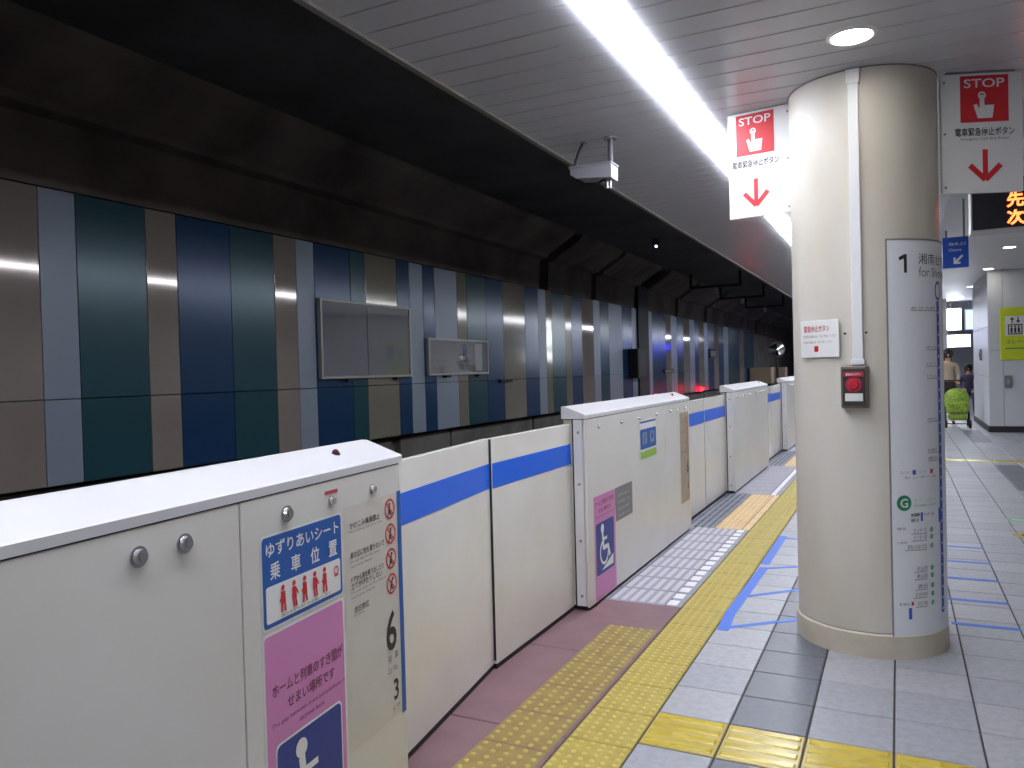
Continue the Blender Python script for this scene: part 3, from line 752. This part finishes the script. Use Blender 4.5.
# ================================================================== BLUE QUEUE MARKINGS
def strip(mb, a, b, wd, z=.0012):
    dx, dy = b[0]-a[0], b[1]-a[1]; L = math.hypot(dx, dy); nx, ny = -dy/L*wd/2, dx/L*wd/2
    q_ = [(a[0]+nx, a[1]+ny), (a[0]-nx, a[1]-ny), (b[0]-nx, b[1]-ny), (b[0]+nx, b[1]+ny)]
    mb.add([(x, y, z) for x, y in q_]+[(x, y, .0002) for x, y in q_], [(0, 1, 2, 3), (4, 7, 6, 5), (0, 4, 5, 1), (1, 5, 6, 2), (2, 6, 7, 3), (3, 7, 4, 0)])
    return mb
t = thing('queue_marking', 'blue ladder shaped tape marking on the floor between yellow tiles and pillar', 'floor marking', (0, 0, 0), 0)
strip(MB(), (-.882, 4.28), (-.903, 4.63), .062, .0009).build('side_line', 'tape_blue', t)
strip(MB(), (-.90, 4.62), (-.88, 5.74), .062).build('side_line', 'tape_blue', t)
strip(MB(), (-.888, 5.83), (-.888, 6.85), .062).build('side_line', 'tape_blue', t)
for a, b in (((-.90, 4.31), (-.50, 4.65)), ((-.87, 4.98), (-.56, 5.27)), ((-.89, 5.70), (-.60, 5.88)), ((-.88, 6.76), (-.55, 6.80))):
    strip(MB(), a, b, .038, .0016).build('rung', 'tape_blue', t)
t = thing('queue_marking', 'blue tape rungs on the grey floor beyond the route map side of the pillar', 'floor marking', (0, 0, 0), 0)
for k, y in enumerate((4.865, 5.36, 5.89, 6.38, 6.885)): strip(MB(), (.1 if k else .24, y), (.56, y+.004), .042).build('rung', 'tape_blue', t)

# ================================================================== CCTV
cc = thing('security_camera', 'white boxed security camera hanging from the slatted ceiling', 'security camera', (-1.62, 4.6, ZC))
MB().prism([(-.19, -.165), (-.19, -.21), (-.15, -.236), (.075, -.256), (.075, -.165)], 'y', -.06, .07).build('housing', 'cctv', cc)
MB().bbox(-.2, .083, -.066, .076, -.172, -.158, .004).build('sunshield', 'cctv', cc)
MB().box(.075, .079, -.052, .062, -.246, -.178).build('lit_end_face', 'sticker_white', cc)  # end face painted white, as if lit by the ceiling strip
MB().cyl((.055, 0, -.16), (.055, 0, 0), .016, n=14).build('pole', 'cctv_dark', cc)
MB().cyl((.055, 0, -.012), (.055, 0, 0), .042, n=18).cyl((-.12, 0, -.008), (-.12, 0, 0), .026, n=14).build('ceiling_rose', 'cctv', cc)
cb = MB(); pts = [(-.12, 0, 0), (-.15, 0, -.05), (-.175, 0, -.11), (-.188, 0, -.17), (-.18, 0, -.22), (-.12, 0, -.262), (-.04, 0, -.272), (.02, .0, -.25)]
cb.tube(pts, .008).build('cable', 'black', cc)
jt = MB(); jt.cyl((.03, 0, -.25), (.03, 0, -.31), .014, n=12); jt.cyl((.05, 0, -.25), (.05, 0, -.31), .008, n=10); jt.build('tilt_joint', 'steel', cc)

# ================================================================== TRACK WALL FURNITURE
def wall_case(name, label, cat, y0, y1, z0, z1, dep, back):
    t = thing(name, label, cat, (-5.2, (y0+y1)/2, z0)); L = (y1-y0)/2; h = z1-z0; b = .028
    MB().box(.002, dep*.5, -L+b, L-b, b, h-b).build('back_board', back, t)
    for a in ((-L, -L+b, 0, h), (L-b, L, 0, h)): MB().bbox(.001, dep, a[0], a[1], a[2], a[3], .004).build('frame_bar', 'frame_silver', t)
    for a in ((0, b), (h-b, h)): MB().bbox(.001, dep, -L+b, L-b, a[0], a[1], .004).build('frame_bar', 'frame_silver', t)
    MB().box(dep*.5+.02, dep*.5+.024, -L+b, L-b, b, h-b).build('glass_pane', 'glass', t)
    for y in (-L*.45, L*.65): MB().bbox(.0, dep+.02, y-.06, y+.06, -.03, -.002, .004).build('latch', 'black', t)
    return t, dep*.5+.001
t, dx = wall_case('display_case', 'large empty glazed poster case on the striped track wall', 'display case', 6.12, 7.73, 1.42, 2.235, .05, 'case_back')
MB().box(dx, dx+.003, -.02, -.012, .035, .78).build('joint', 'print_grey', t)
t, dx = wall_case('station_sign_case', 'small glazed station sign case with faint lettering on the striped track wall', 'sign case', 8.11, 9.66, 1.425, 1.892, .05, 'case_back2')
PS = lambda: Print(lambda u, v, h: (dx+h, u, v))
q = PS(); q.text('あざみ野', -.70, .17, -.30, .20); q.text('中川', -.70, .07, -.42, .12); q.text('新横浜', .0, .17, .3, .2); q.build('lettering', 'print_grey', t)
q = PS(); q.rect(-.02, .06, .10, .14); q.rect(.16, .06, .28, .14); q.build('dark_blocks', 'print_grey', t)
PS().rrect(.08, .26, .2, .41, .03).build('emblem', 'navy_print', t)
PS().rect(.42, .05, .62, .42).build('white_block', 'sticker_white', t)

MB().box(-5.26, -5.16, 16.81, 17.59, -1.1, 3.3).build('steel_post', 'black', upper)
bx = thing('signal_box', 'black equipment box standing proud of the striped track wall', 'equipment box', (-5.19, 16.45, 1.24))
MB().bbox(0, .2, -.3, .3, 0, .64, .01).build('case', 'black', bx)
MB().box(-.011, .0, -.1, .15, .1, .5).build('bracket', 'seam', bx)
MB().box(.2, .206, -.25, .25, .05, .59).build('door', 'print_dark', bx)
# small notice plates on the far striped wall
for y, z, w_, h_, lab in ((19.4, 1.32, .9, .1, 'thin dark plate on the far striped wall'), (24.6, 1.72, .8, .28, 'small dark notice plate on the far striped wall')):
    t = thing('wall_plate', lab, 'plate', (-5.2, y, z)); MB().bbox(.001, .03, -w_/2, w_/2, 0, h_, .004).build('plate', 'seam', t); MB().box(.03, .033, -w_*.45, w_*.45, h_*.2, h_*.8).build('face', 'print_grey', t)
t = thing('wall_bracket', 'small dark handle bracket under the striped wall joint past the sign case', 'bracket', (-5.2, 10.2, 1.30)); MB().bbox(0.001, .05, -.18, .2, 0, .035, .004).build('bar', 'black', t); MB().box(-.001, .02, -.16, -.12, -.02, .04).build('foot', 'black', t)
for j, (y, x, h_) in enumerate(((31.5, -4.75, .52), (35.6, -4.75, .5))):
    t = thing('trackside_cabinet', ('beige cabinet beside the far track', 'beige cabinet at the far tunnel mouth')[j], 'cabinet', (x, y, .75))
    MB().bbox(-.4, .4, -.4, .4, 0, h_+.1, .01).build('body', 'cabinet_beige', t); MB().box(-.36, -.01, -.41, -.4, .05, h_+.05).build('door', 'cabinet_beige', t); MB().box(.01, .36, -.41, -.4, .05, h_+.05).build('door', 'cabinet_beige', t)
    for a in (-.35, .29): MB().box(a, a+.06, -.3, .3, -1.85, 0).build('leg', 'black', t)
mr = thing('platform_mirror', 'round convex mirror on a post behind the far gates', 'mirror', (-1.93, 14.5, 0))
MB().cyl((0, 0.06, -.005), (0, .06, 1.85), .02, n=10).build('post', 'black', mr)
q = MB(); V = []; n = 24
for j, (r, d) in enumerate(((.0001, -.04), (.07, -.034), (.12, -.018), (.14, 0))):
    for k in range(n): V.append((r*math.cos(2*PI*k/n), d, 1.72+r*.75*math.sin(2*PI*k/n)))
q.add(V, [(j*n+k, j*n+(k+1) % n, (j+1)*n+(k+1) % n, (j+1)*n+k) for j in range(3) for k in range(n)], 0, True); q.build('mirror_face', 'mirror', mr)
MB().cyl((0, .0, 1.72), (0, .03, 1.72), .145, n=24).build('rim', 'seam', mr)
# overhead conductor rail hung under the tunnel ceiling
for y in (18.5, 22, 26):
    t = thing('overhead_bracket', 'dark steel bracket frame hanging from the tunnel ceiling', 'bracket', (-3.8, y, 3.66), 0, 'overhead bracket frames')
    MB().box(-.6, .6, -.03, .03, -.36, -.30).box(-.6, -.54, -.03, .03, -.3, 0).box(.54, .6, -.03, .03, -.3, 0).build('frame', 'seam', t)
    MB().cyl((0, 0, -.36), (0, 0, -.5), .05, n=10).build('insulator', 'cabinet_beige', t)
tl = thing('tunnel_lamp', 'tiny bluish lamp under the dark tunnel ceiling', 'lamp', (-3.69, 13.15, 3.66)); MB().cyl((0, 0, -.1), (0, 0, 0), .06, n=12).build('base', 'seam', tl); MB().ball((0, 0, -.12), .022).build('bulb', 'tiny_lamp', tl)
# red signal beside the track and blue lamp far down the platform
mk = thing('track_marker_lamp', 'small red marker lamp low on the far striped wall by the black post', 'lamp', (-5.2, 18.0, .80))
MB().bbox(.001, .05, -.12, .12, -.05, .05, .005).build('case', 'black', mk); MB().box(.05, .056, -.1, .1, -.035, .035).build('lens', 'red_marker', mk)
sg = thing('track_signal', 'red track signal low beside the far track', 'signal', (-4.32, 27, -1.1))
MB().cyl((0, .06, 0), (0, .06, 1.6), .04, n=10).build('post', 'black', sg)
MB().bbox(-.13, .13, .0, .16, 1.6, 1.95, .01).build('case', 'black', sg)
MB().cyl((0, -.012, 1.78), (0, 0, 1.78), .09, n=20).build('lens', 'red_lamp', sg)
hd_ = MB(); hd_.cyl((0, -.42, 1.78), (0, 0, 1.78), .105, n=20, cap=False); ho = hd_.build('hood', 'black', sg); ho.modifiers.new('solid', 'SOLIDIFY').thickness = .008  # unseen hood, added to keep the red light off the wall
bl = thing('blue_platform_lamp', 'blue lamp hanging over the far platform behind the pillar', 'lamp', (-1.0, 33, ZC))
MB().cyl((0, 0, -.4), (0, 0, 0), .02, n=8).build('stem', 'steel', bl); MB().bbox(-.5, .5, -.06, .06, -.62, -.4, .01).build('light_box', 'blue_lamp', bl)

# ================================================================== RIGHT BACKGROUND
ld = thing('departure_board', 'black departure display with red LED characters hanging under the ceiling', 'display board', (.42, 5.5, 2.225))
MB().bbox(0, 1.5, 0, .16, 0, .30, .006).build('case', 'led_black', ld)
MB().box(-.008, 1.508, -.006, .166, -.012, .0).box(-.008, 0, -.006, .166, 0, .3).build('rim', 'sign_grey', ld)
MB().cyl((.25, .08, .3), (.25, .08, ZC-2.225), .02, n=10).cyl((1.25, .08, .3), (1.25, .08, ZC-2.225), .02, n=10).build('hanger', 'steel', ld)
PL = lambda: Print(lambda u, v, h: (u, -h, v))
q = PL(); q.text('先発', .178, .12, .36, .21, .002); q.text('次発', .178, .015, .36, .105, .002); q.build('led_characters', 'led_red', ld)
bs = thing('direction_sign', 'blue hanging sign with a white diagonal arrow behind the pillar', 'sign', (.46, 9.8, 2.455))
MB().bbox(0, .25, 0, .05, 0, .335, .006).build('panel', 'sign_blue', bs)
MB().box(.03, .05, .02, .03, .335, ZC-2.455).box(.2, .22, .02, .03, .335, 3.2-2.455).build('hanger', 'steel', bs)
q = PL(); q.bar((.19, .13), (.12, .055), .022, .002); q.bar((.115, .045), (.115, .11), .02, .0022); q.bar((.105, .05), (.17, .05), .02, .0024); q.text('改札口', .06, .24, .22, .275, .002); q.text('Gate', .06, .18, .18, .21, .002)
q.build('arrow', 'sign_white', bs)
ys = thing('elevator_sign', 'yellow green elevator sign on the white wall', 'sign', (1.81, 17.998, 1.42))
MB().bbox(0, .75, -.03, .001, 0, 1.03, .01).build('panel', 'sign_yellow', ys)
PY = lambda: Print(lambda u, v, h: (u, -.03-h, v))
PY().rect(.08, .48, .42, .86, .002).build('white_field', 'sticker_white', ys)
q = PY(); q.rect(.13, .50, .37, .52, .004); q.rect(.13, .68, .37, .70, .004); q.rect(.13, .5, .15, .7, .0042); q.rect(.35, .5, .37, .7, .0042)
for k in range(3): q.disc(.19+.06*k, .655, .018, .004, n=10); q.rect(.172+.06*k, .53, .208+.06*k, .632, .004)
q.bar((.2, .72), (.2, .80), .02, .004); q.poly([(.16, .79), (.24, .79), (.2, .84)], .0042); q.bar((.3, .76), (.3, .84), .02, .004); q.poly([(.26, .77), (.34, .77), (.3, .72)], .0042)
q.build('elevator_symbol', 'print_dark', ys)
PY().rect(.45, .48, .7, .86, .002).build('blue_field', 'navy_print', ys)
q = PY(); q.text('エレベーター', .1, .32, .6, .4, .002); q.rect(.08, .22, .7, .24, .002); q.build('lettering', 'print_green', ys)
sw = thing('wall_switch_box', 'small grey switch box on the white wall under the elevator sign', 'switch box', (1.93, 17.998, 1.0)); MB().bbox(-.06, .06, -.04, .001, -.12, .12, .008).build('case', 'grey_plate', sw); MB().bbox(-.02, .02, -.05, -.04, -.04, .04, .003).build('switch', 'sign_grey', sw)
sw = thing('wall_switch_box', 'small dark switch box on the corridor face of the white wall', 'switch box', (1.608, 19.4, 1.55)); MB().bbox(-.04, .001, -.1, .1, -.12, .12, .008).build('case', 'grey_plate', sw); MB().bbox(-.05, -.04, -.03, .03, -.04, .04, .003).build('switch', 'print_dark', sw)
for x0, x1, z0, z1, m, lab in ((.9, 1.72, 2.32, 3.0, 'lit_white', 'tall glowing white advertising light box far down the corridor'), (1.78, 2.1, 2.32, 2.95, 'lit_blue', 'pale blue glowing light box far down the corridor'), (.9, 1.95, 1.82, 2.22, 'lit_white', 'low glowing white light box under the taller one far down the corridor')):
    t = thing('light_box', lab, 'light box', ((x0+x1)/2, 26.5, z0)); L = (x1-x0)/2; h = z1-z0
    MB().bbox(-L, L, 0, .15, 0, h, .01).build('case', 'frame_silver', t); MB().box(-L+.03, L-.03, -.006, 0, .03, h-.03).build('lit_face', m, t)
    MB().box(-.03, .03, .17, .2, h*.5, 3.2-z0).box(-.02, .02, .15, .17, h*.5, h*.6).build('hanger', 'steel', t)
# floor direction stickers
t = thing('floor_sticker', 'green and white arrow sticker on the grey floor tiles', 'floor sticker', (.93, 8.2, 0)); strip(MB(), (-.08, 0), (.25, .03), .16).build('sheet', 'print_lightgreen', t); strip(MB(), (-.04, 0), (.2, .02), .03, .002).build('arrow', 'sign_white', t)
t = thing('floor_sticker', 'round yellow sticker on the grey floor tiles', 'floor sticker', (.93, 7.5, 0)); MB().cyl((0, 0, .0002), (0, 0, .0015), .11, n=24).build('sheet', 'tile_yellow', t); MB().cyl((0, 0, .0015), (0, 0, .002), .05, n=16).build('centre', 'print_dark', t)

# ================================================================== PEOPLE
def skin_body(name, verts, edges, mats_by, parent):
    me = bpy.data.meshes.new(name); me.from_pydata([v[:3] for v in verts], edges, [])
    o = bpy.data.objects.new(name, me); C.objects.link(o)
    md = o.modifiers.new('skin', 'SKIN'); md.use_smooth_shade = True
    for i, v in enumerate(verts): me.skin_vertices[0].data[i].radius = (v[3], v[4] if len(v) > 4 else v[3])
    me.skin_vertices[0].data[0].use_root = True
    o.modifiers.new('sub', 'SUBSURF').levels = 1
    dg = bpy.context.evaluated_depsgraph_get(); dg.update()
    nm = bpy.data.meshes.new_from_object(o.evaluated_get(dg), depsgraph=dg)
    bpy.data.objects.remove(o)
    ms = []
    for f in nm.polygons:
        m = mats_by(f.center)
        if m not in ms: ms.append(m)
    nm.materials.clear()
    for m in ms: nm.materials.append(MATS[m])
    for f in nm.polygons: f.material_index = ms.index(mats_by(f.center)); f.use_smooth = True
    return place(name, nm, parent)
def add_chain(V, Ed, start, pts):
    prev = start
    for p in pts: V.append(p); Ed.append((prev, len(V)-1)); prev = len(V)-1
    return prev
def hand(V, Ed, wrist, p, d):
    for k in range(5):
        off = (k-2)*.018
        base = (p[0]+off, p[1]+d[1]*.04, p[2]+d[2]*.05+(.02 if k == 0 else 0), .011)
        L = (.05, .075, .085, .078, .06)[k]
        add_chain(V, Ed, wrist, [base, (base[0]+(-.02 if k == 0 else 0), base[1]+d[1]*L*.5, base[2]+d[2]*L*.5, .009), (base[0]+(-.025 if k == 0 else 0), base[1]+d[1]*L*.8+.012, base[2]+d[2]*L, .008)])
def head_bits(o, c, facing):
    x, y, z = c
    hb = MB(); hb.ball((x, y-facing*.012, z+.025), .112, n=16, m=10, sz=1.08); hb.ball((x, y-facing*.06, z-.07), .09, n=14, m=8, sz=1.3); hb.build('hair', 'hair', o)
    f = MB(); f.ball((x, y+facing*.105, z-.01), .018, n=8, m=6, sz=1.5); f.build('nose', 'skin', o)
    e = MB()
    for s in (-1, 1): e.ball((x+s*.035, y+facing*.098, z+.012), .011, n=8, m=6)
    e.build('eyes', 'print_dark', o)
    mo = MB().box(x-.025, x+.025, y+facing*.095-.008, y+facing*.095+.008, z-.055, z-.045); mo.build('mouth', 'red_tab', o)
# standing person behind the stroller, facing away from the camera along the corridor
pt = thing('person', 'person in a beige top and dark skirt standing behind the green stroller', 'person', (1.02, 20.3, 0))
V = [(0, 0, .92, .15, .11)]; Ed = []
a = add_chain(V, Ed, 0, [(0, 0, 1.08, .125, .095), (0, 0, 1.25, .155, .11), (0, .0, 1.36, .13, .085)])
nk = add_chain(V, Ed, a, [(0, -.005, 1.43, .05), (0, -.02, 1.5, .075), (0, -.03, 1.57, .09, .1), (0, -.03, 1.64, .07, .08)])
for s in (-1, 1):
    k = add_chain(V, Ed, a, [(s*.17, 0, 1.33, .058), (s*.21, -.02, 1.1, .042), (s*.18, -.2, .98, .032), (s*.17, -.25, .96, .026)])
    hand(V, Ed, k, (s*.17, -.27, .95), (0, -1, -.25))
    add_chain(V, Ed, 0, [(s*.085, 0, .82, .1), (s*.09, -.01, .5, .062), (s*.09, .02, .32, .055), (s*.09, .02, .1, .036), (s*.09, -.02, .045, .04), (s*.095, -.14, .03, .03)])
def mb1(c): return 'skin' if c.z > 1.42 or (abs(c.x) > .12 and c.z < 1.02 and c.y < -.12 and c.z > .6) else ('cloth_beige' if c.z > .95 else ('cloth_dark' if c.z > .4 or c.z < .07 else 'skin'))
skin_body('body', V, Ed, mb1, pt); head_bits(pt, (0, -.03, 1.57), -1)
# stroller
sr = thing('stroller', 'yellow green patterned stroller standing before the person in beige', 'stroller', (1.13, 19.35, 0))
hd = MB(); n = 10; V = []
for j in range(9):
    th = PI*(.02+.62*j/8)
    for k in range(n+1):
        ph = PI*k/n; V.append((.24*math.cos(ph), -.28*math.sin(th)*math.sin(ph)*.9+.1, .52+.36*math.cos(th)*.9*(.35+.65*math.sin(ph))))
hd.add(V, [(j*(n+1)+k, j*(n+1)+k+1, (j+1)*(n+1)+k+1, (j+1)*(n+1)+k) for j in range(8) for k in range(n)], 0, True); ho = hd.build('hood', 'stroller_green', sr); ho.modifiers.new('solid', 'SOLIDIFY').thickness = .015
MB().bbox(-.21, .21, -.2, .2, .3, .55, .05).build('seat', 'stroller_green', sr)
MB().bbox(-.17, .17, -.22, .15, .16, .28, .03).build('basket', 'stroller_green', sr)
fr = MB()
for s in (-1, 1): fr.tube([(s*.22, .45, 1.0), (s*.22, .15, .55), (s*.22, -.28, .09)], .013); fr.tube([(s*.22, -.0, .45), (s*.22, .25, .09)], .013)
fr.tube([(-.22, .45, 1.0), (.22, .45, 1.0)], .016); fr.tube([(-.22, -.28, .09), (.22, -.28, .09)], .01); fr.build('frame', 'black', sr)
for s in (-1, 1):
    for y in (-.28, .25): MB().cyl((s*.2, y, .085), (s*.245, y, .085), .085, n=18).build('wheel', 'black', sr)
# seated person far down the corridor
bn = thing('bench', 'low grey bench far down the corridor', 'bench', (1.75, 24.6, 0))
MB().bbox(-.35, .35, -.2, .2, .40, .45, .01).build('seat', 'steel', bn)
for x in (-.3, .26): MB().box(x, x+.04, -.18, .18, 0, .4).build('leg', 'seam', bn)
pt = thing('person', 'person in dark purple clothes seated on the bench far down the corridor', 'person', (1.72, 24.6, .45))
V = [(0, 0, .10, .14, .1)]; Ed = []
a = add_chain(V, Ed, 0, [(0, .0, .28, .12, .095), (0, .0, .45, .15, .1), (0, 0, .55, .12, .08)])
add_chain(V, Ed, a, [(0, -.005, .62, .05), (0, -.02, .69, .075), (0, -.03, .76, .085, .095), (0, -.03, .82, .07, .08)])
for s in (-1, 1):
    k = add_chain(V, Ed, a, [(s*.17, 0, .52, .055), (s*.2, -.04, .3, .042), (s*.12, -.24, .2, .032), (s*.1, -.28, .19, .026)])
    hand(V, Ed, k, (s*.1, -.3, .19), (0, -1, -.1))
    add_chain(V, Ed, 0, [(s*.09, -.08, .09, .085), (s*.1, -.42, .08, .062), (s*.1, -.44, -.1, .052), (s*.1, -.42, -.36, .036), (s*.1, -.46, -.41, .036), (s*.1, -.56, -.42, .028)])
skin_body('body', V, Ed, lambda c: 'skin' if c.z > .61 or (c.y < -.22 and c.z > .13 and abs(c.x) < .16) else 'cloth_purple', pt); head_bits(pt, (0, -.03, .76), -1)
